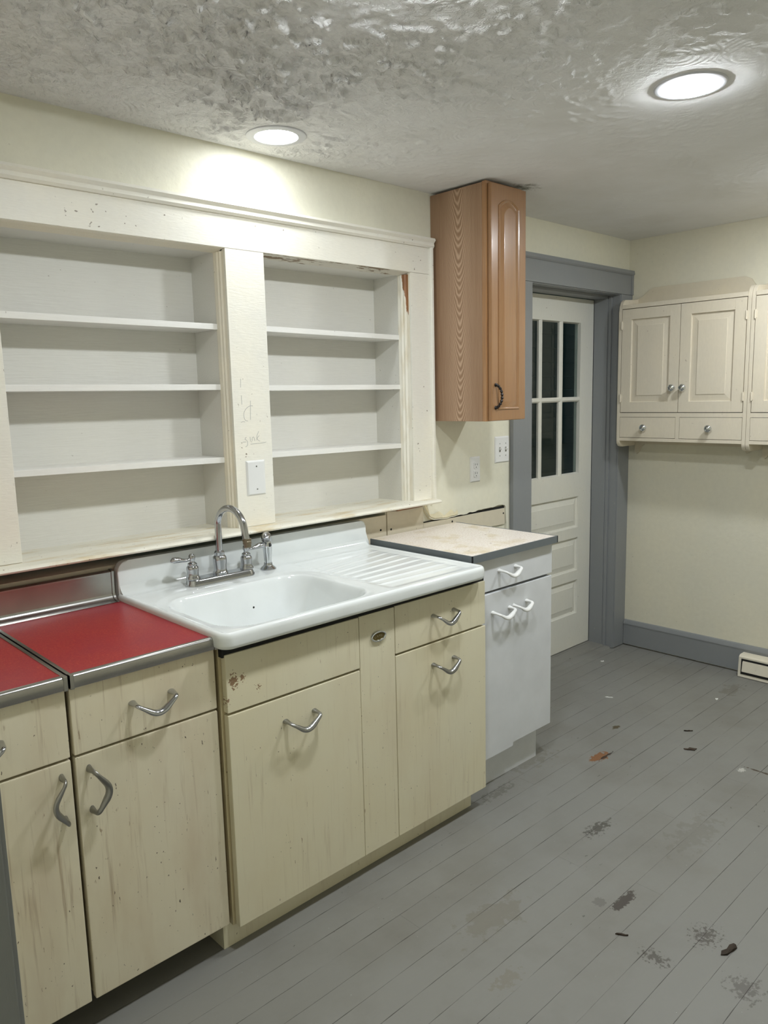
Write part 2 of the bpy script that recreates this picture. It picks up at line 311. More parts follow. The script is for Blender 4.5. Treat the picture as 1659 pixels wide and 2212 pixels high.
# ------------------------------------------------------------------ mesh helper
class MB:
    def __init__(s): s.v = []; s.f = []
    def add(s, vs, fs):
        o = len(s.v); s.v += [tuple(v) for v in vs]; s.f += [tuple(i + o for i in f) for f in fs]; return s
    def frombm(s, bm):
        bm.verts.index_update(); s.add([v.co[:] for v in bm.verts], [[v.index for v in f.verts] for f in bm.faces]); bm.free(); return s
    def box(s, x0, x1, y0, y1, z0, z1, bev=0.0, seg=2):
        bm = bmesh.new(); bmesh.ops.create_cube(bm, size=1.0)
        for v in bm.verts:
            v.co = Vector((x0 if v.co.x < 0 else x1, y0 if v.co.y < 0 else y1, z0 if v.co.z < 0 else z1))
        if bev: bmesh.ops.bevel(bm, geom=bm.edges[:], offset=bev, segments=seg, affect='EDGES', profile=0.6)
        return s.frombm(bm)
    def hexa(s, pts, bev=0.0):
        """8 points: bottom 4 ccw, top 4 ccw"""
        bm = bmesh.new(); vs = [bm.verts.new(p) for p in pts]
        for f in ((3, 2, 1, 0), (4, 5, 6, 7), (0, 1, 5, 4), (1, 2, 6, 5), (2, 3, 7, 6), (3, 0, 4, 7)): bm.faces.new([vs[i] for i in f])
        if bev: bmesh.ops.bevel(bm, geom=bm.edges[:], offset=bev, segments=2, affect='EDGES', profile=0.6)
        return s.frombm(bm)
    def prism(s, poly, axis, a0, a1, bev=0.0):
        """poly: 2-D points in the other two axes (order x<y<z), extruded along axis"""
        def P(p, a):
            return {'x': (a, p[0], p[1]), 'y': (p[0], a, p[1]), 'z': (p[0], p[1], a)}[axis]
        bm = bmesh.new(); n = len(poly)
        A = [bm.verts.new(P(p, a0)) for p in poly]; B = [bm.verts.new(P(p, a1)) for p in poly]
        f1 = bm.faces.new(A); f2 = bm.faces.new(B[::-1])
        for i in range(n): bm.faces.new([A[i], B[i], B[(i + 1) % n], A[(i + 1) % n]][::-1])
        if bev:
            es = set(f1.edges[:]) | set(f2.edges[:])
            bmesh.ops.bevel(bm, geom=list(es), offset=bev, segments=2, affect='EDGES', profile=0.6)
        bmesh.ops.recalc_face_normals(bm, faces=bm.faces[:])
        bmesh.ops.triangulate(bm, faces=[f for f in bm.faces if len(f.verts) > 4])
        return s.frombm(bm)
    def lathe(s, prof, c, axis='z', seg=28, tilt=None):
        """prof: (radius, height) pairs"""
        vs = []; fs = []; n = len(prof)
        for r, h in prof:
            for k in range(seg):
                a = 2 * PI * k / seg; u, w_ = r * math.cos(a), r * math.sin(a)
                p = {'z': Vector((u, w_, h)), 'y': Vector((u, h, w_)), 'x': Vector((h, u, w_))}[axis]
                if tilt: p = tilt @ p
                vs.append(p + Vector(c))
        for i in range(n - 1):
            for k in range(seg):
                a, b_ = i * seg + k, i * seg + (k + 1) % seg
                fs.append((a, b_, b_ + seg, a + seg))
        fs.append(tuple(range(seg))[::-1]); fs.append(tuple(range((n - 1) * seg, n * seg)))
        return s.add(vs, fs)
    def sweep(s, path, rad, seg=14, up=Vector((0, 0, 1)), flat=1.0):
        path = [Vector(p) for p in path]; n = len(path)
        if isinstance(rad, (int, float)): rad = [rad] * n
        vs = []; fs = []; prev = None
        for i in range(n):
            tdir = (path[min(i + 1, n - 1)] - path[max(i - 1, 0)]).normalized()
            if prev is None:
                a = tdir.cross(up)
                if a.length < 1e-4: a = tdir.cross(Vector((1, 0, 0)))
                a.normalize()
            else:
                a = (prev - tdir * prev.dot(tdir)).normalized()
            prev = a; b_ = tdir.cross(a)
            for k in range(seg):
                th = 2 * PI * k / seg
                vs.append(path[i] + a * math.cos(th) * rad[i] + b_ * math.sin(th) * rad[i] * flat)
        for i in range(n - 1):
            for k in range(seg):
                p, q = i * seg + k, i * seg + (k + 1) % seg
                fs.append((p, q, q + seg, p + seg))
        fs.append(tuple(range(seg))[::-1]); fs.append(tuple(range((n - 1) * seg, n * seg)))
        return s.add(vs, fs)
    def build(s, name, m, parent=None, org=None, smooth=True, angle=0.7):
        me = bpy.data.meshes.new(name)
        o = Vector(org) if org is not None else (parent_world(parent) if parent else Vector((0, 0, 0)))
        me.from_pydata([tuple(Vector(v) - o) for v in s.v], [], s.f); me.validate()
        bm = bmesh.new(); bm.from_mesh(me); bmesh.ops.recalc_face_normals(bm, faces=bm.faces[:]); bm.to_mesh(me); bm.free()
        if smooth:
            me.polygons.foreach_set('use_smooth', [True] * len(me.polygons)); me.set_sharp_from_angle(angle=angle)
        me.materials.append(M[m] if isinstance(m, str) else m)
        ob = bpy.data.objects.new(name, me); COL.objects.link(ob)
        if smooth and len(me.polygons) < 6000:
            wn_ = ob.modifiers.new('weighted_normals', 'WEIGHTED_NORMAL'); wn_.keep_sharp = True
        if parent:
            ob.parent = parent
            ob.location = o - parent_world(parent)
        else: ob.location = o
        return ob
def parent_world(o):
    v = Vector((0, 0, 0))
    while o is not None: v = v + o.location; o = o.parent
    return v
def smoothpath(pts, n=8):
    pts = [Vector(p) for p in pts]; out = []
    for i in range(len(pts) - 1):
        p0 = pts[max(i - 1, 0)]; p1 = pts[i]; p2 = pts[i + 1]; p3 = pts[min(i + 2, len(pts) - 1)]
        for k in range(n):
            u = k / n
            out.append(0.5 * ((2 * p1) + (-p0 + p2) * u + (2 * p0 - 5 * p1 + 4 * p2 - p3) * u * u + (-p0 + 3 * p1 - 3 * p2 + p3) * u ** 3))
    out.append(pts[-1]); return out
def interp(vals, n=8):
    out = []
    for i in range(len(vals) - 1):
        for k in range(n): out.append(vals[i] + (vals[i + 1] - vals[i]) * k / n)
    out.append(vals[-1]); return out
def thing(name, label, cat, loc, group=None):
    o = bpy.data.objects.new(name, None); o.empty_display_size = 0.05; COL.objects.link(o); o.location = loc
    o['label'] = label; o['category'] = cat
    if group: o['group'] = group
    return o
def tag(o, label, cat, group=None):
    o['label'] = label; o['category'] = cat
    if group: o['group'] = group
    return o
def struct(mb, name, m, parent=None, **k):
    o = mb.build(name, m, parent, **k)
    if parent is None: o['kind'] = 'structure'
    return o

# ------------------------------------------------------------------ room shell
XR, XL, YN = 3.15, -0.897, -2.95
struct(MB().box(-2.7, XR + .12, YN - .12, 0.0, -0.04, 0.0).box(2.19, 3.02, -.001, 0.30, -0.04, 0.0), 'floor', 'floor')
from mathutils import noise as nz
cl = MB().box(-2.7, XR + .12, YN - .12, 0.2, CEIL + .006, CEIL + 0.05)
gx0, gx1, gy0, gy1, st_ = -0.90, XR + .01, -1.72, 0.01, 0.0068
gnx, gny = int((gx1 - gx0) / st_), int((gy1 - gy0) / st_)
def ceil_h(x, y):
    u = Vector((x, y, 0)); wv_ = nz.noise_vector(u * 3.0) * 0.06
    p = u + wv_
    reg = sst_(.05, .45, 0.5 + nz.noise(u * 2.2 + Vector((3, 7, 0))) + 0.25 * nz.noise(u * 6))
    q = Vector((p.x * 24, p.y * 30, 0.3)); a = nz.noise(q) + .5 * nz.noise(q * 2.1) + .25 * nz.noise(q * 4.3)
    k = sst_(.10, .55, a)
    q2 = Vector((p.x * 30, p.y * 26, 5.3)); b2 = sst_(.15, .5, nz.noise(q2) + .5 * nz.noise(q2 * 2.3))
    f = (1 + 1.3 * math.exp(-((x - .22) ** 2 + (y + .55) ** 2) / .16)) * (1.0 - 0.80 * sst_(.55, 1.5, x)) * sst_(0, .05, -y)
    near = max(1 - sst_(.10, .16, math.hypot(x - LIGHTS[0][0], y - LIGHTS[0][1])), max(1 - sst_(.12, .48, math.hypot(x - a_, y - b__)) for a_, b__ in LIGHTS[1:4]))
    return (0.0085 * k * (.30 + .70 * reg) + 0.0030 * b2 * (.3 + .7 * reg)) * f * (1 - .93 * near)
def sst_(a, b_, x):
    u = min(1, max(0, (x - a) / (b_ - a))); return u * u * (3 - 2 * u)
vs = [(gx0 + i * st_, gy0 + j * st_, CEIL - ceil_h(gx0 + i * st_, gy0 + j * st_)) for j in range(gny + 1) for i in range(gnx + 1)]
cl.add(vs, [(j * (gnx + 1) + i, (j + 1) * (gnx + 1) + i, (j + 1) * (gnx + 1) + i + 1, j * (gnx + 1) + i + 1) for j in range(gny) for i in range(gnx)])
gx1 = gx0 + gnx * st_; gy1 = gy0 + gny * st_
cl.add([(-2.7, YN - .12, CEIL), (XR + .12, YN - .12, CEIL), (XR + .12, gy0, CEIL), (-2.7, gy0, CEIL), (gx0, gy0, CEIL), (gx0, .2, CEIL), (-2.7, .2, CEIL)], [(0, 3, 2, 1), (3, 6, 5, 4)])
struct(cl, 'ceiling', 'ceiling', angle=3.0)
wb = MB()
wb.box(-1.0, -0.30, 0, .2, 1.07, CEIL); wb.box(-0.30, 1.33, 0, .2, 2.055, CEIL); wb.box(0.45, 0.585, 0, .2, 1.07, 2.055)
wb.box(1.33, 2.025, 0.013, .2, 1.07, CEIL); wb.box(2.025, XR, 0, .2, 2.09, CEIL); wb.box(2.031, 2.17, 0, .2, 0, 2.09); wb.box(3.04, XR, 0, .2, 0, 2.09)
wb.box(-1.0, 1.187, 0.013, .2, 0, 1.034); wb.box(1.187, 2.025, 0.013, .2, 0, 1.07)
# plaster skin with its broken lower edge
random.seed(3)
jag = [(1.33, CEIL), (1.33, 1.068), (1.405, 1.064), (1.425, 1.03), (1.450, 0.998), (1.478, 0.987), (1.51, 0.985), (1.545, 0.982)]
xx = 1.57
while xx < 1.97: jag.append((xx, 0.984 + (xx - 1.57) * 0.040 + random.uniform(-0.0035, 0.0035))); xx += 0.022
jag += [(1.975, 0.999), (1.992, 0.996), (1.999, 0.985), (2.001, 0.95), (2.006, 0.90), (2.003, 0.86), (2.003, 0.0), (2.025, 0.0), (2.025, CEIL)]
wb.prism(jag, 'y', 0.0, 0.013)
struct(wb, 'wall_back', 'wall', smooth=False)
# thin bare rim of the broken plaster
rim = MB(); pts = [(x, z) for x, z in jag[2:-4]]
rp = []
for i, (x, z) in enumerate(pts): rp.append((x, z + (0.028 + 0.012 * math.sin(i * 2.1)) * (1 if x < 1.985 else 0)))
for i in range(len(pts) - 1):
    if pts[i + 1][0] < 1.64:
        a, b_ = pts[i], pts[i + 1]; c_, d_ = rp[i + 1], rp[i]
        rim.add([(a[0], .0122, a[1] - .004), (b_[0], .0122, b_[1] - .004), (b_[0], -.004, b_[1] + .008), (a[0], -.004, a[1] + .008), (c_[0], -.0012, c_[1]), (d_[0], -.0012, d_[1])], [(0, 1, 2, 3), (3, 2, 4, 5)])
struct(rim, 'trim_1', 'plaster')
struct(MB().box(XR, XR + .12, YN, 0.0, 0, CEIL), 'wall_right', 'wallfar', smooth=False)
struct(MB().box(-2.7, XR + .12, YN - .12, YN, 0, CEIL), 'wall_front', 'wall', smooth=False)
struct(MB().box(-1.0, XL, -1.80, 0.0, 0, CEIL).box(-1.0, XL, -2.72, -1.80, 2.1, CEIL).box(-1.0, XL, YN, -2.72, 0, CEIL), 'wall_left', 'wall', smooth=False)
struct(MB().box(-2.82, -2.7, YN - .12, 0.0, 0, CEIL).box(-2.7, -1.0, -.5, -.38, 0, CEIL), 'wall_hall', 'wallfar', smooth=False)
# grey doorway casing beside the camera
cs = MB(); cs.box(-1.012, -0.889, -1.815, -1.80, 0, 2.1, .002).box(-0.8969, -0.8845, -1.81, -1.70, 0, 2.1, .003)
struct(cs, 'trim_2', 'greytrim')
# porch wall outside the back door, in the dark
pw = MB()
for k in range(20): pw.box(1.2, 6.5, 1.60, 1.62 + .008, k * .12, k * .12 + .117)
struct(pw, 'wall_outside', 'soil'); struct(MB().box(1.2, 6.5, .30, 1.6, -.12, -.06), 'floor_outside', 'soil')

# ------------------------------------------------------------------ window-style casing round the niches
tr = MB()
tr.box(-0.46, 1.462, -0.022, 0.0, 2.053, 2.165, .002)               # head board
tr.box(0.44, 0.597, -0.021, 0.0, 1.093, 2.0529, .0015)              # mullion board
tr.box(-0.46, -0.297, -0.022, 0.0, 1.093, 2.0525, .002)
tr.box(1.33, 1.442, -0.021, 0.0, 1.088, 2.0525, .002)
casing = struct(tr, 'trim_3', 'trim')
bb = MB().prism([(-0.004, 2.160), (-0.030, 2.160), (-0.036, 2.168), (-0.034, 2.180), (-0.044, 2.190), (-0.040, 2.199), (0, 2.201)], 'x', -0.46, 1.464)
bb.prism([(1.442, 0.0), (1.442, -0.026), (1.448, -0.034), (1.458, -0.034), (1.464, -0.026), (1.464, 0.0)], 'z', 1.088, 2.162)
struct(bb, 'trim_4', 'trim')
# beads (stepped stops) inside the openings: right side of each, and the heads
def bead(x0, x1):
    d = x1 - x0
    return [(x1 + .012, -.018), (x1, -.018), (x0 + d * .80, -.004), (x0 + d * .80, .001), (x0 + d * .45, .006), (x0 + d * .45, .013), (x0 + d * .15, .018), (x0 + d * .15, .024), (x0, .03), (x0, .034), (x1 + .012, .034)]
struct(MB().prism(bead(0.427, 0.4415), 'z', 1.09, 2.045), 'trim_5', 'trimbead')
struct(MB().prism(bead(1.308, 1.3315), 'z', 1.09, 2.045), 'trim_6', 'bead')
def headbead(x0, x1):
    return MB().prism([(-.018, 2.068), (-.018, 2.052), (-.004, 2.050), (.001, 2.049), (.006, 2.046), (.013, 2.046), (.020, 2.043), (.030, 2.042), (.034, 2.042), (.034, 2.068)], 'x', x0, x1)
struct(headbead(-.297, .437), 'trim_7', 'trimbead'); struct(headbead(.598, 1.328), 'trim_8', 'headbead')
# sill (stool)
sl = MB().prism([(0.19, 1.0765), (-0.080, 1.0765), (-0.088, 1.079), (-0.091, 1.084), (-0.087, 1.090), (-0.078, 1.0935), (0.19, 1.088)], 'x', -0.60, 1.432)
struct(sl, 'trim_9', 'sill')

# pencil scribbles on the mullion board: a crossed C and the word sink
pm = MB()
def stroke(pts, r=0.0009):
    P_ = smoothpath([(x, -.0214, z) for x, z in pts], 4)
    pm.sweep(P_, r, 5, up=Vector((0, 1, 0)), flat=0.35)
ox, oz = 0.520, 1.52
S2 = 0.00028
def px2(x, y):   # sketch coordinates read off a close view of the board
    return (0.479 + (x - 405) * 0.000247 + (y - 1390) * (-0.0000095), 1.331 - (y - 1390) * 0.000212 + (x - 405) * 0.0000)
for seq in ([(545, 487), (500, 485), (440, 520), (400, 580), (390, 640), (405, 700), (430, 728), (460, 735)],
            [(505, 400), (503, 560), (502, 715)],
            [(430, 1000), (405, 1030), (440, 1062), (450, 1100), (445, 1140), (415, 1160)], [(370, 1078), (420, 1080)],
            [(490, 1000), (500, 1070)],
            [(528, 1070), (530, 1020), (552, 1005), (565, 1035), (572, 1068)],
            [(640, 915), (612, 985), (605, 1065)], [(650, 985), (615, 1030), (640, 1070), (665, 1078)],
            [(500, 1122), (600, 1118), (700, 1115), (770, 1105)],
            [(345, 750), (380, 740), (410, 748)], [(345, 40), (343, 180)], [(355, 310), (360, 460)]):
    stroke([px2(*q) for q in seq])
pm.build('pencil_writing', 'pencil', casing)

# ------------------------------------------------------------------ shelf niches
def niche(label, x0, x1, zs, fl):
    t_ = thing('built_in_shelves', label, 'built-in shelves', ((x0 + x1) / 2, 0.1, 1.088), 'shelf niches over the sink')
    bk = MB().box(x0 - .004, x1 + .004, .186, .199, 1.08, 2.07)
    bk.build('back_panel', 'niche', t_)
    MB().box(x1, x1 + .012, .034, .19, 1.088, 2.06).build('side_panel', 'niche', t_)
    MB().box(x0 - .012, x0, .034, .19, 1.088, 2.06).build('side_panel', 'niche', t_)
    MB().box(x0, x1, .034, .19, 2.045, 2.054).build('top_panel', 'niche', t_)
    for (zl, zr) in zs:
        MB().hexa([(x0 + .002, .030, zl - .0195), (x1 - .001, .030, zr - .0195), (x1 - .001, .186, zr - .0195), (x0 + .002, .186, zl - .0195),
                   (x0 + .002, .030, zl), (x1 - .001, .030, zr), (x1 - .001, .186, zr), (x0 + .002, .186, zl)], .0012).build('shelf', 'shelf', t_)
    return t_
niche('wider white niche at the left with three painted shelves, next to the mullion board', -0.295, 0.428, [(1.811, 1.806), (1.604, 1.600), (1.356, 1.345)], 0)
niche('narrower white niche at the right with three shelves, beside the oak cabinet', 0.598, 1.311, [(1.808, 1.799), (1.595, 1.592), (1.348, 1.341)], 0)

# ------------------------------------------------------------------ boards showing under the sill
G = 'boards left bare under the sill'
def board(x0, x1, z0, z1, label, holes, m='backer', top=None, y=0.004):
    o = MB().box(x0, x1, y, .0128, z0, z1, .0008)
    ob = o.build('backsplash_board', m, org=((x0 + x1) / 2, .008, z0)); tag(ob, label, 'board', G)
    for (hx, hz) in holes:
        MB().lathe([(0.0048, 0), (0.0048, .0008)], (hx, y - .0008, hz), 'y', 10).build('nail_hole', 'black', ob)
    return ob
board(-0.86, 0.55, 0.90, 1.034, 'long cream board under the sill behind the steel backsplash', [])
board(0.552, 1.183, 0.90, 1.046, 'cream board under the sill behind the right end of the sink splash', [(1.15, 0.985)])
board(1.190, 1.411, 0.90, 1.057, 'short cream board with a nail hole between sill end and broken plaster', [(1.211, 0.980)])
board(1.413, 1.998, 0.90, 0.980, 'cream board with two nail holes below the broken plaster edge', [(1.604, 0.963), (1.986, 0.955)])
struct(MB().hexa([(1.413, .009, .90), (1.999, .009, .90), (1.999, .0129, .90), (1.413, .0129, .90), (1.413, .009, .984), (1.999, .009, .992), (1.999, .0129, .992), (1.413, .0129, .984)]), 'trim_10', 'black')
# splintered lath end under the sill
tag(MB().hexa([(1.23, -.02, 1.058), (1.38, -.018, 1.060), (1.38, .0, 1.060), (1.23, .0, 1.058), (1.22, -.03, 1.068), (1.40, -.024, 1.069), (1.40, .0, 1.069), (1.22, .0, 1.068)], .002).build('wood_strip', 'woodbare', org=(1.3, -.01, 1.058)), 'splintered strip of bare brown wood under the right end of the sill', 'wood')

# ------------------------------------------------------------------ handles
def fillet(raw, rs, rad, n=8):
    raw = [Vector(p) for p in raw]; out = [raw[0]]; ro = [rad[0]]
    for i in range(1, len(raw) - 1):
        p0, p, p1 = raw[i - 1], raw[i], raw[i + 1]
        a = p + (p0 - p).normalized() * rs[i]; b = p + (p1 - p).normalized() * rs[i]
        m_ = (rad[i - 1] + rad[i]) / 2; out.append((out[-1] + a) / 2); ro.append(m_)
        for k in range(n + 1):
            u = k / n; out.append(a * (1 - u) ** 2 + p * 2 * u * (1 - u) + b * u * u); ro.append(rad[i] + (abs(u - .5) * .12) * (m_ - rad[i]))
    m_ = (rad[-1] + rad[-2]) / 2; out.append((out[-1] + raw[-1]) / 2); ro.append(m_)
    out.append(raw[-1]); ro.append(rad[-1]); return out, ro
def pull(parent, x, z, y, m, w_=0.105, drop=0.038, proj=0.034, vertical=0, k=1.0):
    """chevron pull; vertical=+1/-1 turns it on its side with the point to +x / -x"""
    h = w_ / 2
    raw = [(-h, 0.0, 0.0), (-h, proj, -.001), (0, proj + .003, -drop), (h, proj, -.001), (h, 0, 0)]
    path, rad = fillet(raw, [0, .014, .026, .014, 0], [.0090, .0056, .0082, .0056, .0090])
    pts = []
    for a, o, d in path:
        if vertical: px_, pz_ = -d * vertical, a
        else: px_, pz_ = a, d
        pts.append((x + px_, y - o, z + pz_))
    ob = MB().sweep(pts, [r * k * 1.12 for r in rad], 14, up=Vector((0, 0, 1)) if not vertical else Vector((1, 0, 0)), flat=0.66)
    return ob.build('handle', m, parent, org=(x, y, z))

# ------------------------------------------------------------------ red-topped steel cabinets
def redcab(x0, x1, label, lab2, handles, seamx):
    yf = -0.591; W = x1 - x0
    c = thing('base_cabinet', label, 'cabinet', ((x0 + x1) / 2, -.30, 0), 'cream steel base cabinets')
    MB().box(x0 + .004, x1 - .004, -.565, -.02, .094, .896).build('body', 'creamside', c)
    MB().box(x0 + .010, x1 - .010, -.36, -.03, 0, .0935).build('toe_kick', 'black', c)
    d = MB().box(x0 + .002, x1 - .003, yf, yf + .022, .7275, .893, .004).build('drawer', 'creamdirty', c, org=((x0 + x1) / 2, yf, .81))
    e = MB().box(x0 + .002, x1 - .003, yf, yf + .022, .088, .7215, .004).build('door', 'creamdirty', c, org=((x0 + x1) / 2, yf, .40))
    pull(d, handles[0], .8145, yf, 'chrome')
    pull(e, handles[1], .634, yf, 'pewter', vertical=handles[2])
    k = thing('countertop', lab2, 'countertop', ((x0 + x1) / 2, -.30, .897), 'red countertops')
    MB().box(x0 + .004, x1 - .004, -.596, -.012, .8965, .9275, .001).build('laminate_top', 'red', k)
    s = MB().prism([(-.592, .9297), (-.598, .930), (-.604, .9275), (-.607, .922), (-.607, .902), (-.604, .8965), (-.5975, .8962), (-.5975, .926), (-.592, .9278)], 'x', x0, x1)
    s.box(x0 + .0, x0 + .010, -.609, -.594, .8955, .931, .002).box(x1 - .010, x1, -.609, -.594, .8955, .931, .002)
    s.build('front_edging', 'steel', k)
    MB().box(x0, x0 + .0095, -.598, -.045, .897, .9292, .001).build('side_edging', 'steel', k)
    MB().box(x1 - .0095, x1, -.598, -.045, .897, .9292, .001).build('side_edging', 'steel', k)
    bs = MB().prism([(-.058, .9285), (-.045, .9305), (-.033, .937), (-.025, .950), (-.0265, 1.010), (-.027, 1.014), (-.027, 1.020), (-.021, 1.0245), (-.006, 1.0245), (-.006, .9285)], 'x', x0, x1 - .018)
    bs.prism([(-.060, .929), (-.046, .932), (-.036, .938), (-.028, .952), (-.0295, 1.010), (-.030, 1.014), (-.030, 1.022), (-.022, 1.0275), (-.006, 1.0275), (-.006, .929)], 'x', x1 - .025, x1 - .0175)
    bs.build('backsplash', 'steel', k)
redcab(-.404, -.0155, 'cream steel base cabinet with drawer and door, left of the sink cabinet', 'full red laminate countertop with steel edging, touching the sink', (-.201, -.372, 1), 0)
redcab(-.815, -.4085, 'narrow view of cream steel cabinet cut off by the left picture edge', 'red laminate countertop piece cut off by the left picture edge', (-.612, -.436, -1), 0)

# ------------------------------------------------------------------ sink base cabinet
yf = -.613
c = thing('sink_cabinet', 'long cream steel cabinet under the white sink, with oval badge', 'cabinet', (.53, -.30, 0))
bo = MB().box(-.008, .008, -.590, -.02, .078, .898).box(1.067, 1.083, -.590, -.02, .078, .898).box(.008, 1.067, -.590, -.02, .078, .094).box(.008, 1.067, -.036, -.02, .094, .898)
bo.box(.008, 1.067, -.590, -.584, .094, .872).build('body', 'creamside', c)
MB().box(-.028, 1.053, -.567, -.05, 0, .0775, .001).build('toe_kick', 'cream', c)
MB().box(-.006, 1.083, -.608, -.590, .868, .8995).build('gap_shade_strip', 'black', c)  # black strip standing in for the shade in the gap under the sink apron
MB().box(0.0, .4745, yf, yf + .0225, .7115, .875, .0035).build('false_front', 'cream', c)
dl = MB().box(0.0, .4745, yf, yf + .0225, .078, .7045, .0035).build('door', 'cream', c, org=(.236, yf, .39))
st = MB().box(.4765, .6275, yf + .001, yf + .0225, .078, .876, .0025).build('centre_panel', 'cream', c, org=(.552, yf, .5))
dw = MB().box(.6295, 1.085, yf, yf + .0225, .7175, .878, .0035).build('drawer', 'cream', c, org=(.857, yf, .8))
dr = MB().box(.6295, 1.087, yf, yf + .0225, .079, .7105, .0035).build('door', 'cream', c, org=(.857, yf, .39))
pull(dl, .238, .632, yf, 'pewter'); pull(dw, .860, .808, yf, 'chrome'); pull(dr, .858, .636, yf, 'pewter')
# badge
def ell(rx, rz, n=32): return [(rx * math.cos(2 * PI * i / n), rz * math.sin(2 * PI * i / n)) for i in range(n)]
bx, bz = .5535, .7975
bd = MB().sweep([(bx + .029 * math.cos(2 * PI * i / 40), yf - .0035, bz + .0145 * math.sin(2 * PI * i / 40)) for i in range(41)], .0032, 8, up=Vector((0, 1, 0))).build('badge', 'knobchrome', st)
MB().prism([(bx + a, bz + b_) for a, b_ in ell(.0275, .0135)], 'y', yf - .003, yf + .002).build('badge_plate', 'gold', bd, org=(bx, yf, bz))
cu = bpy.data.curves.new('badge_lettering', 'FONT'); cu.body = 'CAPRI'; cu.size = .0125; cu.extrude = .0004; cu.align_x = 'CENTER'; cu.align_y = 'CENTER'; cu.space_character = 1.15
to = bpy.data.objects.new('tmp', cu); COL.objects.link(to)
dg = bpy.context.evaluated_depsgraph_get(); me = bpy.data.meshes.new_from_object(to.evaluated_get(dg)); bpy.data.objects.remove(to)
me.materials.append(M['badgetext']); lo = bpy.data.objects.new('badge_lettering', me); COL.objects.link(lo); lo.parent = bd
lo.rotation_euler = (PI / 2, 0, 0); lo.location = Vector((bx, yf - .0034, bz)) - parent_world(bd)
bd['label'] = 'oval chrome and gold badge'
# ------------------------------------------------------------------ sink
sk = thing('drainboard_sink', 'white porcelain sink with single bowl and ribbed drainboard', 'sink', (.51, -.33, .90))
X0, X1, Y0, Y1, RC = -.028, 1.052, -.655, -.006, .035
ZD = .942
def rr_sdf(x, y, x0, x1, y0, y1, r):
    cx, cy = (x0 + x1) / 2, (y0 + y1) / 2
    qx = abs(x - cx) - (x1 - x0) / 2 + r; qy = abs(y - cy) - (y1 - y0) / 2 + r
    return math.hypot(max(qx, 0), max(qy, 0)) + min(max(qx, qy), 0) - r
def sst(a, b_, x):
    u = min(1, max(0, (x - a) / (b_ - a))); return u * u * (3 - 2 * u)
def deck(x, y):
    z = ZD
    s = -rr_sdf(x, y, .032, .558, -.600, -.202, .095)
    z -= .152 * (sst(-.012, .062, s) ** .85) + .006 * sst(.05, .2, s)
    z -= .004 * sst(-.05, -.012, s)
    if s < -.02 and x > .58:                       # fan of ribs on the drainboard
        for i in range(8):
            yc0 = -.215 - i * .047; yc1 = -.130 - i * .060
            u = (x - .60) / .42; yc = yc0 + (yc1 - yc0) * u
            d = abs(y - yc); e = sst(0.0, .12, u) * (1 - sst(.86, 1.0, u))
            if 0 < u < 1 and d < .013: z += .0034 * e * (0.5 + 0.5 * math.cos(PI * d / .013))
        z -= .004 * sst(.60, .64, x) * (1 - sst(1.0, 1.03, x)) * sst(-.63, -.59, y) * (1 - sst(-.10, -.06, y))
    return z
sm = MB(); nx, ny = 300, 190; ix0, ix1, iy0, iy1 = X0 + .019, X1 - .019, Y0 + .019, Y1 - .012
vs = []
for j in range(ny + 1):
    for i in range(nx + 1):
        x = ix0 + (ix1 - ix0) * i / nx; y = iy0 + (iy1 - iy0) * j / ny
        vs.append((x, y, deck(x, y)))
fs = [(j * (nx + 1) + i, j * (nx + 1) + i + 1, (j + 1) * (nx + 1) + i + 1, (j + 1) * (nx + 1) + i) for j in range(ny) for i in range(nx)]
sm.add(vs, fs)
# rolled rim and apron
def rrect(x0, x1, y0, y1, r, n=10):
    out = []
    for cx, cy, a0 in ((x1 - r, y1 - r, 0), (x0 + r, y1 - r, 90), (x0 + r, y0 + r, 180), (x1 - r, y0 + r, 270)):
        for k in range(n + 1):
            a = math.radians(a0 + 90 * k / n); out.append((cx + r * math.cos(a), cy + r * math.sin(a)))
    return out
prof = [(.026, ZD - .001), (.020, ZD + .0008), (.014, ZD + .0030), (.008, ZD + .0032), (.0035, ZD + .0005), (.0008, ZD - .005), (0, ZD - .012), (.0, ZD - .030), (.001, ZD - .037), (.005, ZD - .041), (.012, ZD - .041), (.012, ZD - .03)]
loops = []
for d, z in prof: loops.append([(x, y, z) for x, y in rrect(X0 + d, X1 - d, Y0 + d, Y1 - d, max(RC - d, .004))])
n = len(loops[0]); vs = [p for l in loops for p in l]; fs = []
for i in range(len(loops) - 1):
    for k in range(n): fs.append((i * n + k, i * n + (k + 1) % n, (i + 1) * n + (k + 1) % n, (i + 1) * n + k))
sm.add(vs, fs)
basin = sm.build('basin', 'enamel', sk, angle=1.2)
# splash with rounded ends
sp = [(X0 + .006, .93)]
for k in range(9): a = math.radians(180 - 90 * k / 8); sp.append((X0 + .006 + .036 + .036 * math.cos(a), 1.050 - .036 + .036 * math.sin(a)))
for k in range(9): a = math.radians(90 - 90 * k / 8); sp.append((1.030 - .022 + .022 * math.cos(a), 1.047 - .022 + .022 * math.sin(a)))
sp += [(1.031, 1.0), (1.034, .972), (1.042, .956), (1.050, .948), (1.050, .93)]
spm = MB().prism(sp, 'y', -.034, -.004, .005)
cove = [(-.033, .990)] + [(-.0335 - .032 * (1 - math.cos(math.radians(90 * k / 8))), .977 - .034 * math.sin(math.radians(90 * k / 8))) for k in range(9)] + [(-.075, .9415), (-.075, .935), (-.02, .935), (-.02, .99)]
spm.prism(cove, 'x', X0 + .010, 1.030)
spm.build('splash', 'enamel', sk, angle=0.9)
MB().lathe([(.0035, 0), (.0035, .001)], (.335, -.2495, .868), 'y', 12, tilt=None).build('overflow_hole', 'black', sk)
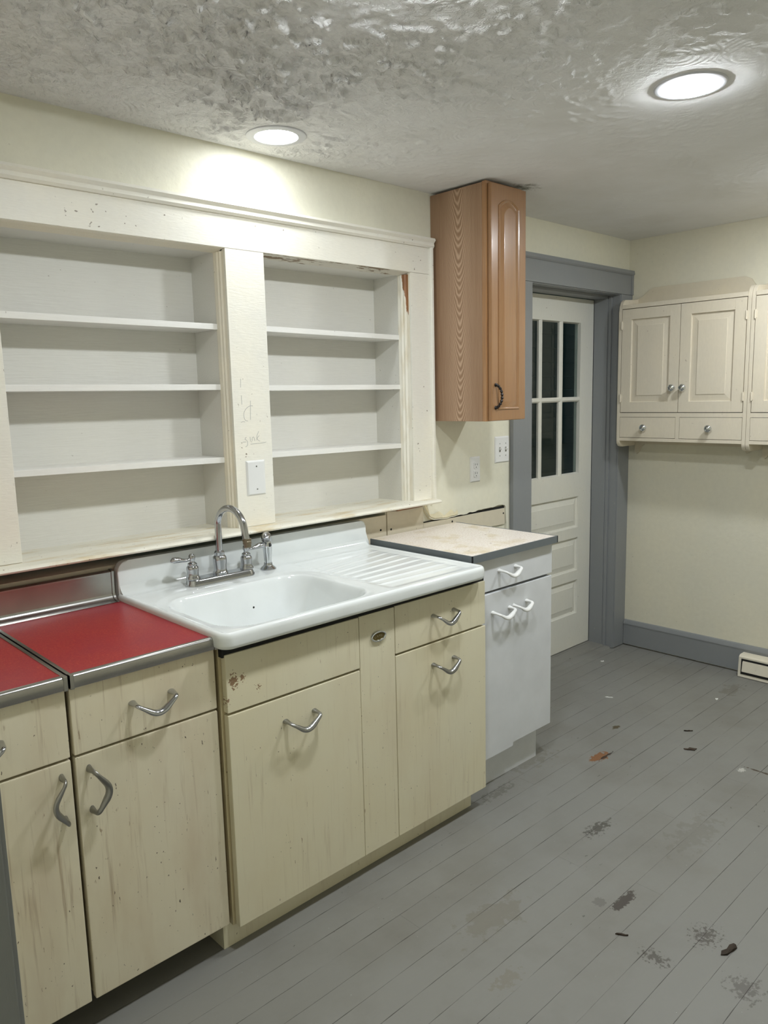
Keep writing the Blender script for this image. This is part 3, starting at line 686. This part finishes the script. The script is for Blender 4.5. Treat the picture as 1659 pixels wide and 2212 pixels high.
MB().lathe([(.045, 0), (.045, .003), (.038, .004), (.034, .001), (.001, .001)], (.30, -.40, .785), 'z', 28).build('drain', 'chrome', sk)
# rust marks near the splash
# ------------------------------------------------------------------ faucet
fa = thing('kitchen_faucet', 'chrome gooseneck faucet with two lever handles on the sink', 'faucet', (.308, -.098, ZD))
FY = -.098
def oval(cx, cy, hx, hy, n=14):
    out = []
    for k in range(n + 1): a = -PI / 2 + PI * k / n; out.append((cx + hx - hy + hy * math.cos(a), cy + hy * math.sin(a)))
    for k in range(n + 1): a = PI / 2 + PI * k / n; out.append((cx - hx + hy + hy * math.cos(a), cy + hy * math.sin(a)))
    return out
pl = MB(); loops = []
for sc, z in ((0.0, ZD - .001), (0.0, ZD + .006), (.003, ZD + .010), (.005, ZD + .018), (.008, ZD + .0215), (.012, ZD + .0225)):
    loops.append([(x, y, z) for x, y in oval(.308, FY, .130 - sc, .034 - sc)])
n = len(loops[0]); vs = [p for l in loops for p in l]
fs = [(i * n + k, i * n + (k + 1) % n, (i + 1) * n + (k + 1) % n, (i + 1) * n + k) for i in range(len(loops) - 1) for k in range(n)] + [tuple(range((len(loops) - 1) * n, len(loops) * n))]
pl.add(vs, fs).build('base_plate', 'chrome', fa)
zb = ZD + .0222
MB().lathe([(.026, 0), (.0262, .006), (.023, .010), (.021, .016), (.0215, .03), (.0235, .048), (.0225, .058), (.0165, .064), (.0170, .070), (.0175, .074), (.0135, .079), (.011, .081)], (.308, FY, zb), 'z', 32).build('spout_base', 'chrome', fa)
path = [(.308, FY, zb + .07), (.308, FY, 1.08), (.308, FY - .001, 1.125)]
for k in range(1, 12):
    a = math.radians(180 - 178 * k / 12 * 1.0); path.append((.308 + .004 * (k / 12), FY - .077 - .077 * math.cos(a) , 1.128 + .066 * math.sin(a)))
path += [(.312, FY - .158, 1.118), (.313, FY - .162, 1.10)]
MB().sweep(smoothpath(path, 3), .0115, 20, up=Vector((1, 0, 0))).build('spout', 'chrome', fa)
MB().lathe([(.0118, .0), (.0145, -.001), (.0145, -.008), (.0132, -.0095), (.0140, -.011), (.0140, -.017), (.0125, -.019), (.0120, -.028), (.009, -.029)], (.3135, FY - .163, 1.103), 'z', 24, tilt=Matrix.Rotation(math.radians(-8), 3, 'X')).build('aerator', 'aerator', fa)
for hx, sgn in ((.204, -1), (.413, 1)):
    h = MB().lathe([(.0235, 0), (.0238, .005), (.0215, .009), (.0195, .013), (.0188, .022), (.0200, .034), (.0195, .041), (.0150, .046), (.0155, .050), (.0150, .053), (.009, .057), (.008, .062), (.0105, .067), (.0112, .073), (.0095, .080), (.0055, .0845), (.001, .086)], (hx, FY, zb - .0005), 'z', 28).build('valve', 'chrome', fa, org=(hx, FY, zb))
    lp = smoothpath([(hx, FY, zb + .069), (hx + sgn * .018, FY - .002, zb + .066), (hx + sgn * .034, FY - .003, zb + .068), (hx + sgn * .052, FY - .004, zb + .072), (hx + sgn * .068, FY - .004, zb + .073), (hx + sgn * .078, FY - .004, zb + .070)], 5)
    MB().sweep(lp, interp([.0070, .0058, .0075, .0118, .0120, .003], 5), 16, flat=0.8).build('lever', 'chrome', h, org=(hx, FY, zb + .069))
# sprayer
sy = thing('side_sprayer', 'chrome pull-out sprayer standing beside the faucet', 'sprayer', (.512, -.085, ZD))
MB().lathe([(.0285, -.001), (.0285, .003), (.024, .008), (.018, .013), (.0155, .016), (.0150, .024)], (.512, -.085, ZD), 'z', 28).build('base', 'chrome', sy)
MB().lathe([(.0125, .018), (.0130, .03), (.0150, .05), (.0165, .075), (.0165, .09), (.0150, .100), (.0145, .106)], (.512, -.085, ZD), 'z', 24).build('body', 'knobchrome', sy)
MB().sweep(smoothpath([(.517, -.082, ZD + .092), (.512, -.087, ZD + .112), (.500, -.098, ZD + .122), (.492, -.106, ZD + .118), (.488, -.112, ZD + .112)], 5), interp([.0135, .0160, .0175, .0160, .0140], 5), 20).build('spray_head', 'chrome', sy)
MB().box(.5075, .5165, -.103, -.098, ZD + .083, ZD + .097, .002).build('trigger', 'dark', sy)

# ------------------------------------------------------------------ white cabinet and its top
yf = -.549
c = thing('base_cabinet', 'plain white base cabinet with white handles, right of the sink cabinet', 'cabinet', (1.33, -.28, 0))
MB().box(1.095, 1.594, -.527, -.02, .145, .944).build('body', 'whitecab', c)
MB().box(1.095, 1.556, -.505, -.03, 0, .1445, .001).build('toe_kick', 'greytrim' if False else 'whitecab', c)
dw = MB().box(1.093, 1.598, yf, yf + .0215, .8065, .938, .003).build('drawer', 'whitecab', c, org=(1.34, yf, .87))
MB().box(1.098, 1.592, -.5275, -.519, .797, .808).build('drawer_gap', 'black', c)
d1 = MB().box(1.093, 1.331, yf - .006, yf + .0155, .139, .798, .003).build('door', 'whitecab', c, org=(1.21, yf, .47))
d2 = MB().box(1.333, 1.597, yf, yf + .0215, .150, .7965, .003).build('door', 'whitecab', c, org=(1.46, yf, .47))
pull(dw, 1.299, .8775, yf, 'plate', w_=.102, drop=.030, k=1.05); pull(d1, 1.252, .722, yf - .006, 'plate', w_=.104, drop=.030, k=1.05); pull(d2, 1.378, .7235, yf, 'plate', w_=.090, drop=.028, k=1.05)
k = thing('countertop', 'speckled pinkish laminate countertop with dull grey edging on white cabinet', 'countertop', (1.33, -.30, .945))
MB().box(1.071, 1.601, -.566, -.02, .9455, .9625).build('laminate_top', 'laminate', k)
eg = MB().box(1.067, 1.607, -.571, -.5655, .9355, .9635, .0008).box(1.067, 1.0713, -.571, -.02, .9355, .9635, .0008).box(1.6005, 1.6065, -.571, -.02, .9355, .9635, .0008)
eg.build('edging', 'formicaedge', k)
# the wall switch plates
def plate(name, label, cat, x0, x1, z0, z1, y=-.0005, grp=None):
    t_ = thing(name, label, cat, ((x0 + x1) / 2, y, z0), grp)
    xc, zc = (x0 + x1) / 2, (z0 + z1) / 2; dx, dz = .006, .006
    MB().hexa([(x0, y, z0), (x1, y, z0), (x1, y, z1), (x0, y, z1), (x0 + dx, y - .0062, z0 + dz), (x1 - dx, y - .0062, z0 + dz), (x1 - dx, y - .0062, z1 - dz), (x0 + dx, y - .0062, z1 - dz)], .001).build('cover_plate', 'plate', t_)
    return t_
def screw(p, x, z, y): MB().lathe([(.0028, 0), (.0026, -.001), (.0005, -.0014)], (x, y, z), 'y', 12).build('screw', 'pewter', p, org=(x, y, z))
p1 = plate('blank_plate', 'blank white wall plate on the mullion above the faucet', 'wall plate', .4795, .5605, 1.203, 1.330, -.0212)
screw(p1, .521, 1.308, -.0274); screw(p1, .521, 1.226, -.0274)
p2 = plate('power_outlet', 'white double power outlet on the wall under the oak cabinet', 'outlet', 1.727, 1.799, 1.132, 1.2535)
xc = 1.763
for zc in (1.2125, 1.172):
    r_ = MB().prism([(xc + a, zc + b_) for a, b_ in [(-.015, -.012), (-.010, -.0165), (.010, -.0165), (.015, -.012), (.015, .012), (.010, .0165), (-.010, .0165), (-.015, .012)]], 'y', -.0095, -.005).build('receptacle', 'plate', p2, org=(xc, -.007, zc))
    MB().box(xc - .0078, xc - .0056, -.0099, -.009, zc - .001, zc + .009).box(xc + .0056, xc + .0078, -.0099, -.009, zc - .001, zc + .008).lathe([(.0026, 0), (.0026, .0004)], (xc, -.0099, zc - .009), 'y', 10).build('slots', 'black', r_, org=(xc, -.0095, zc))
p3 = plate('light_switch', 'white double light switch beside the grey door frame', 'light switch', 1.911, 2.022, 1.209, 1.338)
for xs in (1.945, 1.991):
    MB().box(xs - .005, xs + .005, -.0075, -.006, 1.262, 1.286, .0005).build('switch_slot', 'pewter', p3, org=(xs, -.007, 1.274))
    MB().hexa([(xs - .0035, -.006, 1.270), (xs + .0035, -.006, 1.270), (xs + .0035, -.006, 1.281), (xs - .0035, -.006, 1.281), (xs - .003, -.0185, 1.277), (xs + .003, -.0185, 1.277), (xs + .003, -.0165, 1.284), (xs - .003, -.0165, 1.284)]).build('toggle', 'plate', p3, org=(xs, -.008, 1.275))
    screw(p3, xs, 1.303, -.0065); screw(p3, xs, 1.244, -.0065)

# ------------------------------------------------------------------ oak wall cabinet
o = thing('wall_cabinet', 'narrow tall oak wall cabinet hung between niche and door', 'cabinet', (1.59, -.15, 1.431))
MB().box(1.478, 1.712, -.282, -.001, 1.431, 2.379, .001).build('body', 'oakside', o)
MB().box(1.4785, 1.712, -.302, -.2822, 1.431, 2.382, .001).build('face_frame', 'oakstile', o)
zt, zb_ = 2.372, 1.433; dx0, dx1 = 1.487, 1.716; yd = -.324
od = MB().box(dx0, dx1, yd, -.3045, zb_, zt, .004).build('door', 'oakdoor', o, org=(dx0, yd, zb_))
def arch(x0, x1, z0, z1, rise, n=16):
    xm = (x0 + x1) / 2; pts = [(x0, z0), (x1, z0)]
    for k in range(n + 1):
        u = k / n; x = x1 + (x0 - x1) * u; pts.append((x, z1 - rise + rise * math.sin(PI * u) ** 0.8))
    return pts
def ringpanel(poly_fn, steps):
    mb = MB(); loops = [[(x, y, z) for x, z in poly_fn(d)] for d, y in steps]
    n = len(loops[0]); vs = [p for l in loops for p in l]
    fs = [(i * n + k, i * n + (k + 1) % n, (i + 1) * n + (k + 1) % n, (i + 1) * n + k) for i in range(len(loops) - 1) for k in range(n)] + [tuple(range((len(loops) - 1) * n, len(loops) * n))]
    return mb.add(vs, fs)
xa, xb = dx0 + .043, dx1 - .046
ringpanel(lambda d: arch(xa + d, xb - d, zb_ + .045 + d, zt - .052 - d, .030), [(0, yd + .0004), (.001, yd - .0035), (.005, yd - .0045), (.009, yd - .001), (.0115, yd + .0003), (.014, yd - .001), (.022, yd - .0035), (.030, yd - .0065), (.034, yd - .007)]).build('raised_panel', 'oakdoor', od)
hb = MB(); hz0, hz1, hx = 1.487, 1.580, 1.512
hp = smoothpath([(hx, yd - .001, hz0), (hx, yd - .014, hz0 + .004), (hx + .002, yd - .027, hz0 + .022), (hx + .004, yd - .031, (hz0 + hz1) / 2), (hx + .002, yd - .027, hz1 - .022), (hx, yd - .014, hz1 - .004), (hx, yd - .001, hz1)], 8)
rr_ = [.0052 + .0016 * math.sin(i * 1.5) for i in range(len(hp))]; rr_[0] = rr_[-1] = .0085; rr_[1] = rr_[-2] = .0075
hb.sweep(hp, rr_, 12, up=Vector((1, 0, 0))).build('handle', 'bronze', od, org=(hx, yd, hz0))
od.children[-1]['label'] = 'dark twisted bronze handle'

# ------------------------------------------------------------------ grey door frame and back door
fr_ = MB()
fr_.box(2.030, 2.182, -.024, -.0005, 0.004, 2.0825, .002)
fr_.box(3.027, 3.1490, -.024, -.0005, 0.004, 2.0825, .002)
fr_.box(2.030, 3.149, -.025, -.0005, 2.0832, 2.196, .002)
fr_.prism([(-.0005, 2.192), (-.029, 2.192), (-.036, 2.200), (-.033, 2.218), (-.0005, 2.222)], 'x', 2.018, 3.149)
fr_.box(3.131, 3.1495, -.031, -.0005, 2.083, 2.193, .003)
# jambs and stops
fr_.box(2.171, 2.187, -.017, .199, 0.002, 2.0825); fr_.box(3.022, 3.0388, -.017, .199, 0.002, 2.0825); fr_.box(2.187, 3.022, -.017, .199, 2.0795, 2.089)
fr_.box(3.008, 3.0225, .050, .138, 0.002, 2.083, .002).box(3.013, 3.0226, .030, .0495, .002, 2.083, .002).box(2.187, 2.20, .05, .138, .002, 2.083, .002).box(2.19, 3.02, .05, .138, 2.066, 2.0828, .002)
struct(fr_, 'trim_11', 'greytrim')
struct(MB().prism([(-.005, .0), (.004, .008), (.040, .010), (.045, .016), (.145, .018), (.145, 0)], 'x', 2.188, 3.021), 'trim_12', 'floor')
dy0 = .140
D = MB(); DX0, DX1 = 2.205, 3.006; ZB, ZT = .022, 2.063
def fb(x0, x1, z0, z1): D.box(x0, x1, dy0, dy0 + .040, z0, z1)
pxs = [(2.310, 2.478), (2.509, 2.671), (2.708, 2.873)]; pzs = [(1.070, 1.487), (1.514, 1.930)]
fb(DX0, 2.310, ZB, ZT); fb(2.8735, DX1, ZB, ZT); fb(2.310, 2.8735, 1.930, ZT); fb(2.310, 2.8735, .935, 1.070)
fb(2.310, 2.8735, .690, .750); fb(2.310, 2.8735, .432, .490); fb(2.310, 2.8735, ZB, .226)
door = struct(D, 'door_1', 'door')
mu = MB()
for a, b_ in ((2.478, 2.509), (2.671, 2.708)):
    mu.prism([(a, .16), (a, .148), ((a + b_) / 2 - .006, .1405), ((a + b_) / 2 + .006, .1405), (b_, .148), (b_, .16)], 'z', 1.070, 1.930)
mu.prism([(.16, 1.487), (.148, 1.487), (.1402, 1.495), (.1402, 1.506), (.148, 1.514), (.16, 1.514)], 'x', 2.310, 2.8735)
for x0, x1 in ((2.310, 2.8735),):
    mu.prism([(.16, 1.930), (.16, 1.924), (.142, 1.930)], 'x', x0, x1).prism([(.16, 1.070), (.16, 1.077), (.142, 1.070)], 'x', x0, x1)
mu.build('muntin_grid', 'door', door)
for a, b_ in pxs:
    for z0, z1 in pzs: MB().box(a - .003, b_ + .003, .160, .164, z0 - .003, z1 + .003).build('glass_pane', 'glass', door, org=(a, .16, z0))
for z0, z1 in ((.226, .432), (.490, .690), (.750, .935)):
    steps = [(0, dy0), (.002, dy0 + .010), (.010, dy0 + .013), (.012, dy0 + .013), (.040, dy0 + .006), (.042, dy0 + .0045)]
    ringpanel(lambda d, z0=z0, z1=z1: [(2.310 + d, z0 + d), (2.8735 - d, z0 + d), (2.8735 - d, z1 - d), (2.310 + d, z1 - d)], steps).build('door_panel', 'door', door, smooth=False)

# ------------------------------------------------------------------ far wall: baseboard, vent, hanging cabinets
struct(MB().box(XR - .016, XR - .0002, YN, -.026, .008, .132, .001).prism([(XR - .0002, .132), (XR - .018, .132), (XR - .019, .140), (XR - .010, .158), (XR - .0002, .160)], 'y', YN, -.026), 'baseboard_right', 'greytrim')
vt = thing('baseboard_vent', 'dirty white metal baseboard vent on the floor at the right picture edge', 'vent', (3.10, -.93, 0))
vx = 3.062
MB().prism([(vx, .003), (XR - .02, .003), (XR - .02, .122), (vx + .020, .122), (vx + .006, .112), (vx + .004, .020), (vx, .012)], 'y', -1.12, -.745, .003).build('housing', 'vent', vt)
MB().hexa([(vx - .006, -1.10, .034), (vx - .006, -.766, .034), (vx + .01, -.766, .034), (vx + .01, -1.10, .034), (vx + .004, -1.10, .100), (vx + .004, -.766, .100), (vx + .02, -.766, .100), (vx + .02, -1.10, .100)], .003).build('damper_plate', 'vent', vt)
MB().hexa([(vx - .001, -1.105, .020), (vx - .001, -.760, .020), (vx + .01, -.760, .020), (vx + .01, -1.105, .020), (vx + .0035, -1.105, .1035), (vx + .0035, -.760, .1035), (vx + .02, -.760, .1035), (vx + .02, -1.105, .1035)]).build('recess_shade', 'black', vt)  # black sheet paints the shade of the recess round the damper plate

def hang(y1, y0, label, loc):
    """y1: left (far) edge, y0: right edge; front at XF"""
    XF = 2.955; t_ = thing('hanging_cabinet', label, 'cabinet', loc, 'cream wall cabinets on the far wall')
    ym = (y0 + y1) / 2
    side = [(XR - .001, 1.232)]
    side += [(XR - .03, 1.225), (2.990, 1.226), (2.970, 1.232), (2.958, 1.246), (2.955, 1.262), (2.955, 1.975), (2.960, 2.005), (2.972, 2.030), (2.990, 2.043), (3.05, 2.047), (3.11, 2.052), (XR - .001, 2.062)]
    for ya, yb in ((y1 - .018, y1), (y0, y0 + .018)):
        MB().prism([(x, z) for x, z in side], 'y', ya, yb, .0015).build('side_panel', 'hangcab', t_)
    bk = [(y0 + .02, 1.22), (y0 + .02, 2.03)]
    bk += [(y0 + .055, 2.060), (y0 + .075, 2.095), (y0 + .11, 2.112), (y1 - .11, 2.112), (y1 - .08, 2.100), (y1 - .055, 2.075), (y1 - .018, 2.058), (y1 - .018, 1.19), (y1 - .030, 1.175), (y1 - .045, 1.19), (y1 - .052, 1.215), (y1 - .075, 1.235), (y0 + .08, 1.235), (y0 + .06, 1.20)]
    MB().prism(bk, 'x', XR - .016, XR - .001, .001).build('back_panel', 'backer', t_)
    MB().box(XF + .001, XR - .017, y0 + .018, y1 - .018, 1.990, 2.012, .001).build('top_board', 'hangcab', t_)
    b_ = MB(); b_.box(XF + .001, XR - .017, y0 + .018, y1 - .018, 1.262, 1.280, .001)
    b_.box(XF + .001, XF + .02, y0 + .018, y1 - .018, 1.396, 1.419); b_.box(XF + .001, XF + .02, ym - .011, ym + .011, 1.28, 1.396)
    b_.box(XF + .02, XR - .017, y0 + .018, y1 - .018, 1.400, 1.414)
    b_.build('carcass', 'hangcab', t_)
    MB().box(XF + .021, XF + .024, y0 + .02, y1 - .02, 1.281, 1.989).build('inner_shadow_board', 'black', t_)
    for sgn, (ya, yb) in ((1, (ym + .0015, y1 - .0212)), (-1, (y0 + .0212, ym - .0015))):
        d = MB(); z0, z1 = 1.4225, 1.9865; xf = XF - .001
        fw_ = .056
        d.box(xf, xf + .018, ya, ya + fw_, z0, z1, .001).box(xf, xf + .018, yb - fw_, yb, z0, z1, .001).box(xf + .0001, xf + .018, ya + fw_, yb - fw_, z0, z0 + fw_).box(xf + .0001, xf + .018, ya + fw_, yb - fw_, z1 - fw_, z1)
        do = d.build('door', 'hangcab', t_, org=(xf, (ya + yb) / 2, z0))
        mb = MB(); a0, a1, c0, c1 = ya + fw_, yb - fw_, z0 + fw_, z1 - fw_
        st_ = [(0, xf + .0005), (.001, xf + .009), (.003, xf + .010), (.036, xf + .0055), (.0365, xf + .0035), (.038, xf + .003)]
        loops = [[(x, a0 + e, c0 + e), (x, a1 - e, c0 + e), (x, a1 - e, c1 - e), (x, a0 + e, c1 - e)] for e, x in [(e, x) for e, x in st_]]
        n = 4; vs = [p for l in loops for p in l]
        fs = [(i * n + k, i * n + (k + 1) % n, (i + 1) * n + (k + 1) % n, (i + 1) * n + k) for i in range(len(loops) - 1) for k in range(n)] + [tuple(range((len(loops) - 1) * n, len(loops) * n))]
        mb.add(vs, fs).build('door_panel', 'hangcab', do, smooth=False)
        knob(do, xf, (ym + .030) if sgn > 0 else (ym - .030), 1.552)
        yh = yb if sgn > 0 else ya
        for zh in (1.50, 1.90):
            MB().lathe([(.0035, -.022), (.0045, -.02), (.0045, .02), (.0035, .022)], (xf - .002, yh + (.001 if sgn > 0 else -.001), zh), 'z', 10).box(xf - .0022, xf + .001, min(yh, yh - sgn * .008), max(yh, yh - sgn * .008), zh - .018, zh + .018).build('hinge', 'hangcab', do, org=(xf, yh, zh))
        zz0, zz1 = 1.282, 1.394
        wa, wb_ = (ym + .0125, y1 - .0195) if sgn > 0 else (y0 + .0195, ym - .0125)
        dd = MB().box(xf + .001, xf + .018, wa, wb_, zz0, zz1, .001).build('drawer', 'hangcab', t_, org=(xf, (wa + wb_) / 2, zz0))
        knob(dd, xf + .001, (wa + wb_) / 2 + (.012 if sgn > 0 else 0), 1.338)
    return t_
def knob(parent, x, y, z):
    MB().lathe([(.0110, 0), (.0100, -.003), (.0070, -.007), (.0070, -.010), (.0140, -.015), (.0188, -.020), (.0195, -.025), (.0170, -.031), (.0095, -.0355), (.0005, -.0368)], (x, y, z), 'x', 24).build('knob', 'knobchrome', parent, org=(x, y, z))
hang(-.052, -.768, 'left of two cream wall cabinets, beside the grey door frame', (3.05, -.41, 1.23))
hang(-.7695, -1.485, 'second cream wall cabinet, cut off by the right picture edge', (3.05, -1.13, 1.23))

# ------------------------------------------------------------------ ceiling lights
labs = ['round lit downlight above the sink niches', 'round lit downlight at the upper right of the picture',
        'round lit downlight just above the top picture edge', 'round lit downlight beyond the right picture edge', 'added unseen fill downlight in the space left behind the camera']
src = None
for i, ((lx, ly), lab) in enumerate(zip(LIGHTS, labs)):
    t_ = thing('ceiling_light', lab, 'ceiling light', (lx, ly, CEIL), 'recessed downlights')
    def lens(m_, k=1.0):
        return MB().lathe([(.0683, -.0015), (.0680, -.0080 * k), (.062, -.0120 * k), (.045, -.0140 * k), (.0005, -.0145 * k)], (lx, ly, CEIL), 'z', 48).build('diffuser', m_, t_)
    if i == 0:
        rg = MB().lathe([(.0985, .0), (.0975, -.003), (.094, -.0045), (.076, -.0060), (.071, -.0055), (.0685, -.002), (.0685, .0)], (lx, ly, CEIL), 'z', 56).build('trim_ring', 'ring', t_)
        lens('lampdim', .45)
    else:
        q = rg.copy(); COL.objects.link(q); q.parent = t_
        if src is None: src = lens('lamp')
        else: q = src.copy(); COL.objects.link(q); q.parent = t_

# ------------------------------------------------------------------ bits on the floor
def flake(name, x, y, sx_, sy_, rot, m, label, cat, seed, h=.003, curl=.004):
    rnd = random.Random(seed); n = 11; top = []
    for k in range(n):
        a = 2 * PI * k / n; r = 0.6 + 0.55 * rnd.random(); u, v_ = sx_ * r * math.cos(a), sy_ * r * math.sin(a)
        X_ = x + u * math.cos(rot) - v_ * math.sin(rot); Y_ = y + u * math.sin(rot) + v_ * math.cos(rot)
        top.append((X_, Y_, .0008 + curl * rnd.random()))
    mb = MB(); vs = [(x, y, .001 + h)] + [(p[0], p[1], p[2] + .0012) for p in top] + [(p[0], p[1], .0003) for p in top]
    fs = [(0, 1 + k, 1 + (k + 1) % n) for k in range(n)] + [(1 + k, 1 + n + k, 1 + n + (k + 1) % n, 1 + (k + 1) % n) for k in range(n)] + [tuple(range(1 + n, 1 + 2 * n))]
    ob = mb.add(vs, fs).build(name, m, org=(x, y, 0)); tag(ob, label, cat); return ob
flake('floor_debris', 2.065, -.953, .030, .012, -.9, 'debris', 'dark brown chip on the floor midway to the far wall', 'debris', 1)
flake('floor_debris', 2.23, -.86, .020, .004, -.9, 'debris', 'thin dark sliver on the floor beyond the dark brown chip', 'debris', 2)
flake('floor_debris', .966, -1.573, .032, .010, -.2, 'debris', 'curled brown scrap on the floor near the lower right corner', 'debris', 5, .006, .008)
flake('floor_debris', .815, -1.33, .018, .003, -1.0, 'debris', 'thin brown stick on the bare floor below the scuffed board', 'debris', 6)
flake('lint_ball', 1.392, -.478, .016, .012, .3, 'debris', 'small dark lint ball at the foot of the white cabinet', 'debris', 4, .010, .004)
flake('paint_chip', 2.779, -.095, .013, .006, -.6, 'paintchip', 'white paint chip on the floor in front of the door', 'debris', 8)
flake('paint_chip', 2.335, -.400, .022, .003, -1.1, 'paintchip', 'long thin white paint chip on the floor by the white cabinet', 'debris', 9)
flake('paint_chip', 2.678, -.799, .012, .007, .2, 'paintchip', 'white paint chip on the floor nearer the baseboard vent', 'debris', 10)
